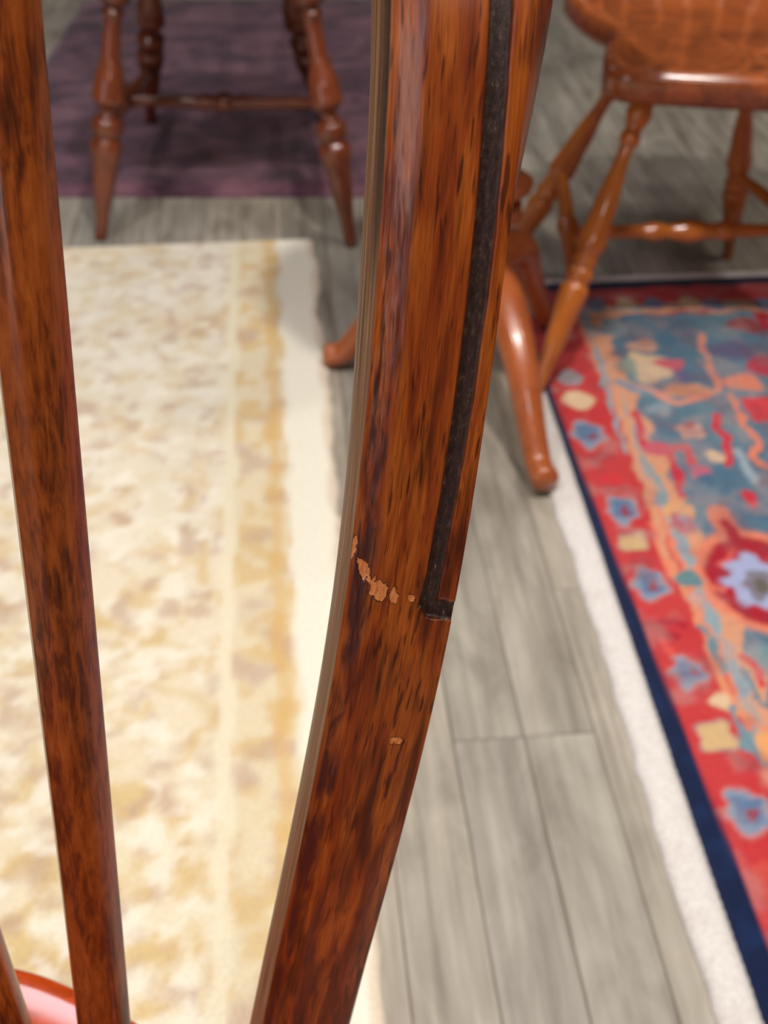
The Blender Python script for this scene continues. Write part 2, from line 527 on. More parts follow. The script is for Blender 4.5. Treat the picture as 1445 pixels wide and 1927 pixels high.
# --- cream rug: origin at its far right corner
oc = at_height(592, 452, 0.0)
fn = FastNoise(3); fn2 = FastNoise(11); fn3 = FastNoise(29)
def cream_col(u, v):
    d = -u                                          # distance from the right edge
    w1 = fn.fbm(u, v, 9) - 0.5; w2 = fn2.fbm(u, v, 9) - 0.5
    a, b = u + 0.07 * w1, v + 0.07 * w2
    ivory = c3(228, 218, 198)
    col = np.ones(u.shape + (3,)) * ivory
    nearf = sstep(-0.3, -1.5, v)                     # wool is more golden towards the near end
    col = blend(col, 0.4 * nearf, c3(222, 204, 158))
    tone = fn3.fbm(u, v, 5.0)
    col = blend(col, sstep(0.40, 0.7, tone) * 0.35, c3(220, 204, 172))
    a2, b2 = u + 0.03 * (fn2.fbm(u, v, 40) - 0.5), v + 0.03 * (fn.fbm(u + 7, v, 40) - 0.5)
    gold = fn.fbm(a2 * 1.25, b2, 30, 4)
    col = blend(col, sstep(0.44, 0.72, gold) * (0.35 + 0.35 * nearf), c3(206, 172, 104))
    mv = fn2.fbm(a2 * 1.2 + 3, b2 + 1, 36, 4)
    col = blend(col, sstep(0.48, 0.76, mv) * 0.6, c3(186, 156, 138))
    vine = np.abs(np.sin((a * 1.2 + b * 0.75) * 15 + 2.2 * np.sin(b * 11)))
    col = blend(col, (1 - sstep(0.0, 0.45, vine)) * sstep(0.38, 0.62, fn3(u, v, 6)) * 0.45, c3(204, 174, 116))
    lt = fn3.fbm(a2 - 2, b2, 44, 3)
    col = blend(col, sstep(0.46, 0.72, lt) * 0.75, c3(238, 232, 216))
    # far end border is paler
    # border stripes along the right edge
    wob = 0.003 * np.sin(v * 40) + 0.006 * (fn(u, v, 30) - 0.5)
    dd = d + wob
    inb = sstep(0.158, 0.150, dd)
    bcol = np.ones(u.shape + (3,)) * c3(224, 210, 178)
    gs = fn2.fbm(u * 1.0, v, 34, 3)
    bcol = blend(bcol, sstep(0.42, 0.66, gs) * 0.6, c3(210, 172, 104))
    bcol = blend(bcol, sstep(0.50, 0.74, fn.fbm(u + 5, v, 24, 3)) * 0.6, c3(190, 160, 142))
    col = blend(col, inb, bcol)
    col = blend(col, sstep(0.012, 0.005, np.abs(dd - 0.152)) * 0.9, c3(232, 222, 194))
    col = blend(col, sstep(0.012, 0.004, np.abs(dd - 0.088)) * 0.6, c3(212, 172, 104))
    col = blend(col, sstep(0.074, 0.066, dd), c3(236, 230, 212))
    col = blend(col, sstep(0.016, 0.010, dd), c3(222, 206, 186))
    return col
def cream_rag(u, v):
    e = np.exp(-(-u) / 0.02)
    return u + e * 0.006 * (fn(u * 0 + 1.0, v, 45) - 0.5) + e * 0.012 * (fn2(u * 0, v, 7) - 0.5), v
mc = rug_mesh('cream_rug', oc, -1.35, 0.0, -2.45, 0.0, 0.0065, 0.007, cream_col, cream_rag)
M_cream = pile_material('cream_wool_pile', scale=300, strength=0.35)
o = link('cream_rug', mc, M_cream, None, frame(oc))
tag(o, 'pale cream and gold floral rug with faded border lying under the foreground chair', 'rug')

# --- plum rug
op = at_height(400, 367, 0.0)
def plum_mesh():
    bm = bmesh.new()
    R2 = Matrix.Rotation(math.radians(1.3), 4, 'Z')
    x0, x1, y0, y1, h = -0.86, 0.16, 2.455, 3.84, 0.020
    nx, ny = 60, 80
    g = [[None] * (nx + 1) for _ in range(ny + 1)]
    for j in range(ny + 1):
        for i in range(nx + 1):
            x = x0 + (x1 - x0) * i / nx; y = y0 + (y1 - y0) * j / ny
            e = min(x - x0, x1 - x, y - y0, y1 - y)
            z = h * math.sqrt(min(1, max(0.05, e / 0.02))) + 0.0015 * mn.noise((x * 6, y * 6, 0))
            xx = x + 0.006 * mn.noise((y * 3, 0, 4)) - 0.012 * (y - y0)
            yy = y + 0.004 * mn.noise((x * 4, 7, 0))
            g[j][i] = bm.verts.new((xx, yy, max(0.001, z)))
    for j in range(ny):
        for i in range(nx):
            bm.faces.new((g[j][i], g[j][i + 1], g[j + 1][i + 1], g[j + 1][i]))
    be = [e for e in bm.edges if e.is_boundary]
    r = bmesh.ops.extrude_edge_only(bm, edges=be)
    for v in [q for q in r['geom'] if isinstance(q, bmesh.types.BMVert)]: v.co.z = 0.0005
    me = bpy.data.meshes.new('plum_rug'); bm.to_mesh(me); bm.free()
    return me
o = link('plum_rug', plum_mesh(), purple_material())
tag(o, 'plain plum purple plush rug under the rear legs of the turned-leg chair', 'rug')

# --- red rug: origin at the navy outer boundary, far left corner
pa, pb = at_height(1115, 1000, 0), at_height(1428, 1890, 0)
pa, pb = at_height(1117, 1000, 0.008), at_height(1424, 1890, 0.008)
VR = Vector((pa.x - pb.x, pa.y - pb.y, 0)).normalized(); UR = Vector((VR.y, -VR.x, 0))
ROTR = Matrix.Rotation(math.atan2(UR.y, UR.x), 4, 'Z')
line_u = pa.dot(UR)
top_v = at_height(1230, 530, 0).dot(VR)
orr = UR * line_u + VR * top_v
def rl(px, py):
    p = at_height(px, py, 0.008) - orr
    return p.dot(UR), p.dot(VR)

NAVY, RED, CRIM = c3(14, 28, 62), c3(192, 58, 60), c3(166, 24, 42)
SALM, SLATE, PALEB, CREAM_, LILAC = c3(222, 128, 100), c3(84, 116, 138), c3(140, 158, 168), c3(214, 184, 150), c3(160, 168, 204)
PINK, TAN, GREY = c3(196, 92, 108), c3(212, 150, 116), c3(108, 104, 108)

def scale_at(py):
    r = ray(722, py); t = H / -r.z
    return t / FPX

def seg_dist(u, v, pts):
    d = np.full(u.shape, 9.0)
    for (a0, b0), (a1, b1) in zip(pts[:-1], pts[1:]):
        du, dv = a1 - a0, b1 - b0; L = du * du + dv * dv + 1e-9
        t = np.clip(((u - a0) * du + (v - b0) * dv) / L, 0, 1)
        d = np.minimum(d, np.hypot(u - a0 - t * du, v - b0 - t * dv))
    return d

def red_col(u, v):
    wu = u + 0.014 * (fn.fbm(u, v, 45, 2) - 0.5); wv = v + 0.016 * (fn2.fbm(u, v, 45, 2) - 0.5)
    e = np.minimum(wu, -wv)                               # distance in from left or far edge
    along = np.where(wu < -wv, wv, wu)
    col = np.ones(u.shape + (3,)) * SLATE
    col = blend(col, sstep(0.45, 0.7, fn3.fbm(u, v, 12)) * 0.6, c3(104, 136, 148))
    col = blend(col, sstep(0.55, 0.75, fn.fbm(u, v, 18)) * 0.5, c3(62, 96, 124))
    # inner field beyond the main border
    col = blend(col, sstep(0.42, 0.425, e), RED)
    vis = (u < 0.40) & (v > -1.45)
    for off, ph, k in ((0.19, 0.0, SALM), (0.27, 2.1, SALM), (0.23, 4.0, PALEB)):
        dv_ = np.abs(e - off - 0.035 * np.sin(along * 22 + ph) - 0.015 * np.sin(along * 51 + ph))
        col = blend(col, sstep(0.010, 0.006, dv_) * 0.8 * np.where(vis, 0.0, 1.0), k)
    fl = fn2.fbm(wu, wv, 24, 2)
    col = blend(col, sstep(0.62, 0.66, fl) * (e > 0.14) * np.where(vis, 0.0, 1.0), CRIM)
    fl = fn3.fbm(wu + 4, wv, 26, 2)
    col = blend(col, sstep(0.64, 0.68, fl) * (e > 0.14) * np.where(vis, 0.0, 1.0), TAN)
    # guard stripes
    col = blend(col, sstep(0.140, 0.134, e + 0.006 * np.sin(along * 70)), TAN)
    seglen = np.sin(along * 62 + 1.5 * np.sin(along * 11))
    col = blend(col, sstep(0.133, 0.130, e) * sstep(0.108, 0.112, e) * 0.0 + sstep(0.118, 0.115, e) * (0.55 + 0.45 * (seglen > -0.3)), PALEB)
    col = blend(col, sstep(0.103, 0.100, e), SALM)
    col = blend(col, sstep(0.097, 0.093, e), RED)
    rt = fn.fbm(u, v, 14)
    col = blend(col, sstep(0.50, 0.7, rt) * sstep(0.097, 0.093, e) * 0.5, c3(188, 40, 48))
    # painted motifs, in the photograph's positions
    def blob(px, py, rx, ry, c, c2=None, k=0, ang=0.0):
        s = scale_at(py)
        u0, v0 = rl(px, py)
        du, dv_ = wu - u0, wv - v0
        ca, sa = math.cos(ang), math.sin(ang)
        x, y = du * ca + dv_ * sa, -du * sa + dv_ * ca
        vf = 1.0 / max(0.3, -ray(722, py).z / 1.0)         # foreshortening along v
        th = np.arctan2(y, x)
        r = np.hypot(x / (rx * s), y / (ry * s * vf * 0.9)) * (1 + (0.14 * np.cos(k * th) if k else 0))
        return r, c
    def put(px, py, rx, ry, c, k=0, soft=0.12, ang=0.0):
        nonlocal col
        r, c = blob(px, py, rx, ry, c, None, k, ang)
        col = blend(col, sstep(1 + soft, 1 - soft, r), c)
    def stroke(pts, wpx, c):
        nonlocal col
        q = [rl(*p) for p in pts]
        q = [(c_.x, c_.y) for c_ in catmull([Vector((a_, b_, 0)) for a_, b_ in q], 5)]
        s = scale_at(sum(p[1] for p in pts) / len(pts))
        d = seg_dist(wu, wv, q)
        col = blend(col, sstep(wpx * s * 0.62, wpx * s * 0.40, d), c)
    # red border motifs
    put(1073, 712, 22, 16, c3(150, 140, 148)); put(1090, 752, 28, 18, CREAM_)
    for x, y, rx, ry in ((1108, 818, 25, 25), (1168, 958, 25, 27), (1223, 1098, 27, 32), (1291, 1262, 28, 32), (1408, 1527, 36, 46)):
        put(x, y, rx * 1.15, ry * 1.15, c3(190, 130, 128), k=5)
        put(x, y, rx, ry, c3(124, 142, 166), k=5)
        put(x, y - 3, rx * 0.72, ry * 0.75, c3(92, 116, 150), k=4)
        put(x + rx * 0.25, y + ry * 0.1, rx * 0.3, ry * 0.34, c3(140, 60, 84))
    for x, y, rx, ry in ((1193, 1018, 30, 17), (1347, 1385, 36, 30)):
        put(x, y, rx * 1.12, ry * 1.2, c3(170, 130, 128), k=4)
        put(x, y, rx, ry, c3(204, 170, 124), k=4)
    stroke([(1240, 1172), (1270, 1168), (1288, 1176)], 14, CRIM); stroke([(1255, 1192), (1275, 1198)], 20, CRIM)
    stroke([(1245, 1195), (1262, 1222)], 12, c3(214, 84, 74)); stroke([(1140, 896), (1170, 912)], 26, c3(214, 50, 58))
    put(1440, 1655, 30, 40, c3(196, 74, 66))
    # far border motifs
    for x in (1120, 1230, 1340, 1440): put(x, 572, 20, 13, c3(110, 118, 148))
    for x in (1180, 1297): put(x, 569, 20, 11, c3(206, 176, 136))
    stroke([(1255, 590), (1330, 585)], 10, CRIM)
    # main border drawing
    stroke([(1120, 640), (1150, 690), (1165, 760), (1195, 850), (1220, 930), (1240, 1000), (1262, 1060)], 16, TAN)
    stroke([(1130, 690), (1152, 780), (1178, 850)], 9, PALEB)
    stroke([(1262, 1060), (1310, 1150), (1340, 1230), (1360, 1290), (1400, 1340), (1445, 1372)], 17, c3(216, 140, 104))
    stroke([(1225, 985), (1245, 1030), (1262, 1085)], 9, SALM)
    put(1215, 690, 42, 30, CREAM_, 5); put(1290, 735, 46, 16, TAN, 0)
    stroke([(1180, 730), (1225, 735), (1275, 760), (1330, 745), (1352, 730), (1335, 690), (1320, 630)], 15, c3(218, 142, 120))
    stroke([(1160, 720), (1210, 740)], 16, c3(116, 142, 164))
    put(1262, 685, 26, 12, PINK, 3, ang=-0.4); put(1280, 705, 18, 9, c3(80, 104, 150))
    stroke([(1198, 775), (1212, 830), (1250, 848), (1290, 842), (1300, 870)], 17, c3(198, 50, 68))
    stroke([(1255, 850), (1272, 890), (1285, 935)], 16, c3(196, 46, 62))
    put(1235, 845, 24, 12, PINK); put(1318, 892, 22, 20, c3(186, 96, 120), 4)
    stroke([(1345, 780), (1352, 810), (1372, 830), (1366, 870)], 17, c3(202, 52, 66))
    put(1300, 812, 24, 16, c3(206, 160, 146), 4); put(1297, 800, 10, 8, CRIM)
    put(1345, 858, 18, 11, CREAM_)
    stroke([(1388, 850), (1402, 876), (1418, 905)], 18, c3(150, 166, 178))
    stroke([(1375, 745), (1395, 790), (1425, 830), (1415, 860), (1445, 880)], 13, SALM)
    put(1440, 770, 38, 30, c3(206, 60, 70), 4)
    put(1278, 965, 26, 22, c3(218, 160, 110), 5); put(1284, 985, 24, 20, c3(178, 100, 110), 5); put(1286, 978, 9, 10, c3(160, 150, 176))
    put(1405, 935, 14, 18, c3(196, 46, 60)); stroke([(1215, 860), (1238, 905), (1258, 950)], 12, c3(124, 152, 160))
    for x, y, rx, ry, c in ((1150, 620, 30, 14, c3(120, 140, 150)), (1210, 650, 26, 12, c3(196, 150, 130)), (1400, 610, 34, 16, c3(150, 60, 66)), (1380, 660, 40, 20, c3(96, 96, 130)),
                            (1430, 690, 26, 20, c3(176, 54, 74)), (1180, 690, 18, 16, c3(130, 150, 140)), (1240, 770, 26, 14, c3(130, 150, 164)), (1400, 720, 34, 16, SALM), (1330, 905, 20, 14, c3(70, 104, 132)),
                            (1420, 965, 30, 14, c3(66, 100, 126)), (1360, 1320, 16, 20, CREAM_), (1437, 1240, 26, 30, c3(112, 140, 148))):
        put(x, y, rx, ry, c, 3, 0.2)
    # great star palmette
    stroke([(1348, 962), (1380, 1005), (1420, 1030)], 46, SALM); stroke([(1340, 1060), (1322, 1068)], 34, SALM)
    put(1425, 1090, 112, 112, SALM, 0, 0.06); stroke([(1366, 984), (1395, 1025)], 26, CRIM)
    put(1425, 1090, 92, 92, CRIM, 0, 0.06)
    stroke([(1352, 1062), (1380, 1040)], 14, c3(206, 84, 74)); stroke([(1345, 1105), (1362, 1108)], 14, c3(214, 96, 78))
    put(1420, 1092, 52, 54, LILAC, 7, 0.1); put(1427, 1098, 28, 28, c3(122, 118, 130), 5); put(1432, 1100, 13, 14, c3(96, 92, 84))
    # lower stretch
    stroke([(1400, 1235), (1420, 1255), (1432, 1285)], 17, c3(202, 52, 58))
    stroke([(1320, 1180), (1345, 1225), (1362, 1265)], 14, c3(102, 134, 144))
    put(1300, 1090, 24, 18, c3(96, 130, 136), 3); put(1310, 1128, 18, 12, c3(200, 150, 140))
    put(1420, 1400, 30, 24, c3(112, 144, 156)); stroke([(1380, 1330), (1410, 1400), (1436, 1440)], 12, c3(112, 140, 152))
    put(1450, 1410, 24, 46, c3(226, 160, 104)); stroke([(1400, 1260), (1420, 1300), (1445, 1330)], 10, c3(96, 124, 140))
    mix1 = fn.fbm(u + 2, v, 30, 3); mix2 = fn2.fbm(u - 3, v + 1, 22, 3)
    col = blend(col, sstep(0.5, 0.75, mix1) * 0.35, c3(176, 150, 146))
    col = blend(col, sstep(0.55, 0.75, mix2) * 0.35, c3(120, 60, 72))
    # outer navy
    n1, n2 = rl(1146, 1019), rl(1438, 1760)
    nwid = n1[0] + (n2[0] - n1[0]) * np.clip((n1[1] - v) / (n1[1] - n2[1]), -0.5, 1.3)
    col = blend(col, sstep(0.003, -0.001, u - nwid), NAVY)
    col = blend(col, sstep(0.040, 0.034, -wv), NAVY)
    col = blend(col, sstep(0.5, 0.8, fn2.fbm(u, v, 40)) * 0.5 * sstep(0.003, -0.001, u - nwid), c3(24, 46, 88))
    return col
mr = rug_mesh('red_rug', orr, 0.0, 1.1, -2.3, 0.0, 0.0045, 0.008, red_col)
M_redrug = pile_material('red_wool_pile', scale=320, strength=0.4)
red = thing('red_rug', orr, 'red and slate blue oriental rug with navy edge and white binding at right', 'rug')
link('pile', mr, M_redrug, red, Matrix.Translation(orr) @ ROTR)
# white bound fringe along the left side, thin along the far end
def fringe_col(u, v):
    col = np.ones(u.shape + (3,)) * c3(222, 216, 212)
    return blend(col, sstep(0.5, 0.8, fn.fbm(u, v, 40)) * 0.5, c3(206, 196, 190))
def fr_rag(u, v):
    e = sstep(0.02, -0.042, u)
    return u - e * 0.006 * (fn(u * 0, v, 38) - 0.4) - e * 0.006 * (fn2(u * 0 + 3, v, 9) - 0.5), v
def fr_h(u, v): return 0.0016 * np.abs(np.sin(v * 260 + 3 * fn(u, v, 20)))
mf = rug_mesh('fringe', orr, -0.040, 0.002, -2.3, 0.012, 0.004, 0.009, fringe_col, fr_rag, fr_h)
M_white = pile_material('white_cotton_fringe', scale=260, strength=0.6)
link('fringe', mf, M_white, red, Matrix.Translation(orr) @ ROTR)
mf2 = rug_mesh('fringe', orr, -0.040, 1.1, -0.004, 0.022, 0.004, 0.006, fringe_col, None, fr_h)
link('fringe', mf2, M_white, red, Matrix.Translation(orr) @ ROTR)

# ------------------------------------------------------------------ foreground chair
SEAT_H = 0.48
CX = -0.24
fg = thing('windsor_chair', (CX, 0.15, 0.008), 'close-up reddish orange hoop-back windsor chair with a chipped grooved bow in front', 'chair')

ST = np.array([  # y, L, A, GL, GR, E, R
    (-130, 690, 738, 927, 974, 1010, 1062), (0, 695, 737, 922, 967, 1002, 1044), (145, 695, 734, 915, 958, 996, 1024), (291, 689, 729, 903, 945, 974, 989),
    (436, 681, 718, 891, 934, 959, 963), (580, 670, 706, 877, 916, 943, 945), (727, 659.5, 693, 859, 894, 921, 923), (865, 649, 680, 839, 873, 901, 903),
    (950, 642, 670, 823, 858, 888, 890), (1116, 624, 655, 796, 824, 858, 860), (1282, 596, 627, 762, 790, 830, 832), (1448, 564, 597, 725, 752, 787, 789),
    (1583, 534, 564, 690, 715, 749, 751), (1765, 495, 528, 640, 665, 701, 703), (1918, 466, 499, 600, 625, 659, 661), (2125, 420, 455, 548, 572, 603, 605)], float)
ys = np.concatenate([np.arange(-130, 1930, 4.0), np.arange(1930, 2126, 15.0)])
def catint(x, xp, fp):
    # smooth (pchip-like) interpolation
    m = np.gradient(fp, xp)
    i = np.clip(np.searchsorted(xp, x) - 1, 0, len(xp) - 2)
    h = xp[i + 1] - xp[i]; t = (x - xp[i]) / h
    return ((2*t**3-3*t**2+1)*fp[i] + (t**3-2*t**2+t)*h*m[i] + (-2*t**3+3*t**2)*fp[i+1] + (t**3-t**2)*h*m[i+1])
NP = 6
def polyfit(x, xp, fp, deg):
    t = (np.array(xp) - 1000) / 1000; c = np.polyfit(t, fp, deg)
    return np.polyval(c, (np.array(x) - 1000) / 1000)
feat = {k: polyfit(ys, ST[:, 0], ST[:, i + 1], 6) for i, k in enumerate(('L', 'A', 'GL', 'GR', 'E'))}
feat['R'] = feat['E'] + 2.0 + catint(ys, np.array([-130, 0, 145, 291, 400, 480, 2125.]), np.array([50, 43, 29, 14, 4, 0, 0.]))
ZT = np.array([(-130, .322), (0, .326), (300, .343), (600, .366), (1000, .402), (1300, .434), (1600, .474), (1918, .54), (2125, .585)])
zz = catint(ys, ZT[:, 0], ZT[:, 1])
NF = 84                                     # columns over the front face
CHIPS = [(664, 1030, 5, 26, 0.25), (685, 1072, 11, 22, -0.35), (712, 1110, 15, 20, -0.2), (740, 1122, 9, 13, 0.1), (773, 1125, 9, 6, 0.2), (748, 1393, 12, 5, 0.25), (735, 1397, 5, 3, 0.3)]
rows, zone, worn, uvs = [], [], [], []
vlen = 0.0; prevc = None
for i, y in enumerate(ys):
    L, A, GL, GR, E, R, z = (feat[k][i] for k in ('L', 'A', 'GL', 'GR', 'E', 'R')) + (zz[i],) if False else tuple(feat[k][i] for k in ('L', 'A', 'GL', 'GR', 'E', 'R')) + (zz[i],)
    mm = z / FPX                                 # metres per pixel here
    row, zr, wr, ur = [], [], [], []
    c = at_depth((A + E) / 2, y, z)
    if prevc is not None: vlen += (c - prevc).length
    prevc = c
    def put(x, dz, g=0, ch=0, fk=0, wo=0, uo=None):
        row.append(at_depth(W_ / 2 + (x - W_ / 2) * z / (z + dz), y, z + dz))
        zr.append((g, ch, fk)); wr.append(wo); ur.append((((x if uo is None else uo) - (A + E) / 2) * mm, vlen))
    # inner flank from the back forward
    put(L + 5, 0.0235, fk=1, uo=L - 80); put(L + 0.5, 0.020, fk=1, uo=L - 66)
    put(L, 0.016, fk=1, uo=L - 50); put(L + 0.10 * (A - L), 0.0125, fk=1, uo=L - 36); put(L + 0.35 * (A - L), 0.0095, fk=1, uo=L - 20)
    bg_ = 0.75 * float(sstep(640, 380, y))
    put(L + 0.52 * (A - L), 0.0076 + 0.0012 * bg_, g=bg_ * 0.7, fk=1, uo=L - 6); put(L + 0.74 * (A - L), 0.0060 + 0.0014 * bg_, g=bg_, fk=1, uo=A - 18)
    put(L + 0.90 * (A - L), 0.0044, g=bg_, fk=1, uo=A - 9); put(A - 2, 0.0034, fk=0.4)
    for k in range(NF + 1):
        s = k / NF
        x = A + (E - A) * s
        # rounded inner shoulder, almost flat face, eased outer bead
        d = 0.0032 * (1 - sstep(0.0, 0.30, s)) + 0.0 + 0.0010 * max(0, (s - 0.78) / 0.22) ** 2
        wo = float(sstep(0.015, 0.05, s) * (1 - sstep(0.13, 0.30, s))) * (0.30 + 0.70 * float(sstep(150, 700, y)))
        # scratch groove with its hooked end
        gw = 0.0
        if y < 1146:
            gw = float(sstep(-1.5, 2.5, x - GL) * sstep(-1.5, 2.5, GR - x))
            if y > 1080: gw = float(sstep(-1.5, 2.5, x - (GL - 0.14 * (y - 1080) * 0.6)) * sstep(-1.5, 2.5, GR - x))
        # hook: rounded pocket running out through the edge
        if y > 1095:
            t_ = min(1, max(0, (x - 811) / 48)); 
            ddx, ddy = x - (811 + 48 * t_), y - (1143 + 6 * t_)
            hk = float(sstep(20.5, 16.5, math.hypot(ddx, ddy * (1.0 if ddy > 0 else 1.15))))
        else: hk = 0.0
        g = max(gw, hk)
        gd = 0.0030 * gw + 0.0
        gd = max(gd, 0.0036 * hk)
        ch = 0.0
        for cx, cy, rx, ry, ang in CHIPS:
            dx, dy = x - cx, y - cy
            xa, ya = dx * math.cos(ang) + dy * math.sin(ang), -dx * math.sin(ang) + dy * math.cos(ang)
            n = 0.55 * mn.noise((x * 0.13, y * 0.10, cx)) + 0.35 * mn.noise((x * 0.34, y * 0.26, cx + 5))
            ch = max(ch, float(sstep(1.15, 0.85, math.hypot(xa / rx, ya / ry) + n)))
        d += 0.00022 * mn.noise((x * 0.03, y * 0.006, 2.0)) + wo * 0.00035 * mn.noise((x * 0.08, y * 0.02, 5.0))
        put(x, d + gd + 0.0003 * ch, g=g, ch=ch * (1 - g), wo=wo * 1.0)
    # outer flank (shows only near the top)
    gE = zr[-1][0]
    put(E + 0.15 * (R - E) + 0.6, 0.0022 + 0.002 * gE, g=gE); put(E + 0.5 * (R - E) + 0.6, 0.005, g=gE * 0.5); put(R, 0.0095); put(R + 0.3, 0.015); put(R - 3, 0.0205); put(R - 14, 0.0245)
    for q in (0.75, 0.5, 0.25): put(L + q * (R - L), 0.0262)
    rows.append(row); zone.append(zr); worn.append(wr); uvs.append(ur)

# rest of the hoop: from the top of the traced stretch over the crown, then its mirror image
top = rows[0]; ncol = len(top)
cen = at_depth((feat['A'][0] + feat['E'][0]) / 2, ys[0], zz[0])
prof = []
fwd = (at_depth(W_ / 2, ys[0], 1.0) - at_depth(W_ / 2, ys[0], 0.0)).normalized()
for p in top:
    q = p - cen
    prof.append((q.x, -(q.dot(fwd))))
path = catmull([cen, Vector((0.016, 0.352, 1.055)), Vector((-0.02, 0.362, 1.115)), Vector((-0.085, 0.368, 1.158)), Vector((-0.16, 0.370, 1.180)), Vector((CX, 0.371, 1.187))], 8)
path[0] = cen
extra = []
for i in range(1, len(path)):
    c = path[i]; t = (path[min(i + 1, len(path) - 1)] - path[i - 1]).normalized()
    if i == len(path) - 1: t = Vector((-1, 0, 0))
    f = min(1, i / 8)
    b = (-fwd * (1 - f) + Vector((0, -0.995, -0.09)) * f).normalized()
    a = b.cross(t).normalized() * -1
    if a.dot(Vector((1, 0, 0.4))) < 0: a = -a
    extra.append([c + a * (p * (1 - 0.12 * f)) + b * q for p, q in prof])
right = list(reversed(extra)) + rows          # crown -> foot (right side)
zone_r = [zone[0]] * len(extra) + zone; worn_r = [worn[0]] * len(extra) + worn
uv_r = [[(u, -0.01 * (len(extra) - k)) for u, v in uvs[0]] for k in range(len(extra))] + uvs
step = 6
lr = right[:len(extra)] + right[len(extra)::step]
lz = zone_r[:len(extra)] + zone_r[len(extra)::step]; lw = worn_r[:len(extra)] + worn_r[len(extra)::step]; lu = uv_r[:len(extra)] + uv_r[len(extra)::step]
left = [[Vector((2 * CX - p.x, p.y, p.z)) for p in r] for r in lr]
lz = [[(g_, 0, f_) for g_, c_, f_ in r] for r in lz]
grid = list(reversed(left[1:])) + right
gz = list(reversed(lz[1:])) + zone_r; gwn = list(reversed(lw[1:])) + worn_r
gu = [[(u, 1.0 - v) for u, v in r] for r in reversed(lu[1:])] + uv_r
nr = len(grid)
co = np.array([[tuple(p) for p in r] for r in grid]).reshape(-1, 3)
idx = np.arange(nr * ncol).reshape(nr, ncol)
nxt = np.roll(idx, -1, axis=1)
q = np.stack([idx[:-1], idx[1:], nxt[1:], nxt[:-1]], -1).reshape(-1, 4)
me = bpy.data.meshes.new('bow')
me.from_pydata([tuple(c) for c in co], [], [tuple(int(a) for a in f) for f in q] + [tuple(int(a) for a in idx[0]), tuple(int(a) for a in idx[-1][::-1])])
a1 = me.attributes.new('zone', 'FLOAT_COLOR', 'POINT')
a1.data.foreach_set('color', np.hstack([np.array(gz, float).reshape(-1, 3), np.ones((nr * ncol, 1))]).ravel())
a2 = me.attributes.new('worn', 'FLOAT', 'POINT'); a2.data.foreach_set('value', np.array(gwn, float).ravel())
uvl = me.uv_layers.new(name='UVMap')
lv = np.zeros(len(me.loops), int); me.loops.foreach_get('vertex_index', lv)
uvl.data.foreach_set('uv', np.array(gu, float).reshape(-1, 2)[lv].ravel())
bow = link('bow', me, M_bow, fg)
tag(bow, 'bent wooden bow with a dark open groove and small pale chips')
bm = bmesh.new(); bm.from_mesh(me); bmesh.ops.recalc_face_normals(bm, faces=bm.faces); bm.to_mesh(me); bm.free()
me.polygons.foreach_set('use_smooth', [True] * len(me.polygons))

# seat
def seat_mesh(name, outline, h, thick, dish, n=5, rings=14, centre=None, side_in=0.012, ridge=0.0, edge=0.01):
    pts = catmull([Vector((p[0], p[1], 0)) for p in outline], n, closed=True)
    c = Vector((centre[0], centre[1], 0)) if centre else sum(pts, Vector()) / len(pts)
    m = len(pts); vs, fs = [], []
    def ring(f, z, inset=0.0):
        for p in pts:
            d = p - c; L = d.length
            q = c + d * ((L * f - inset) / L)
            zz_ = z(q, f) if callable(z) else z
            vs.append((q.x, q.y, zz_))
    vs.append((c.x, c.y, h - dish))
    def top(q, f):
        rim = sstep(0.45, 0.90, f)
        zt = h - dish * (1 - rim)
        if ridge: zt += ridge * math.exp(-((q.x - c.x) / 0.03) ** 2) * float(sstep(c.y, c.y - 0.14, q.y)) * (1 - rim)
        return zt
    for k in range(1, rings + 1): ring(k / rings * 0.95, top)
    for k in range(1, 6):
        a = k / 5 * math.pi / 2
        ring(0.95 + 0.05 * math.sin(a), h - edge * (1 - math.cos(a)))
    ring(1.0, h - thick * 0.75); ring(1.0, h - thick * 0.85, side_in * 0.4); ring(1.0, h - thick, side_in)
    nr_ = rings + 5 + 3
    for k in range(m):
        fs.append((0, 1 + k, 1 + (k + 1) % m))
    for r in range(nr_ - 1):
        for k in range(m):
            k2 = (k + 1) % m
            fs.append((1 + r * m + k, 1 + (r + 1) * m + k, 1 + (r + 1) * m + k2, 1 + r * m + k2))
    fs.append(tuple(reversed([1 + (nr_ - 1) * m + k for k in range(m)])))
    me = bpy.data.meshes.new(name); me.from_pydata(vs, [], fs)
    bm = bmesh.new(); bm.from_mesh(me); bmesh.ops.recalc_face_normals(bm, faces=bm.faces); bm.to_mesh(me); bm.free()
    return me
half = [(-.24, .384), (-.192, .379), (-.157, .3675), (-.116, .345), (-.070, .318), (-.032, .290), (-.004, .245), (.010, .18), (.008, .10), (-.012, .02), (-.06, -.03), (-.14, -.05), (-.24, -.045)]
outl = half + [(2 * CX - x, y) for x, y in reversed(half[1:-1])]
sm = seat_mesh('seat', outl, SEAT_H, 0.042, 0.012, centre=(CX, 0.16), edge=0.006)
link('seat', sm, M_fseat, fg)

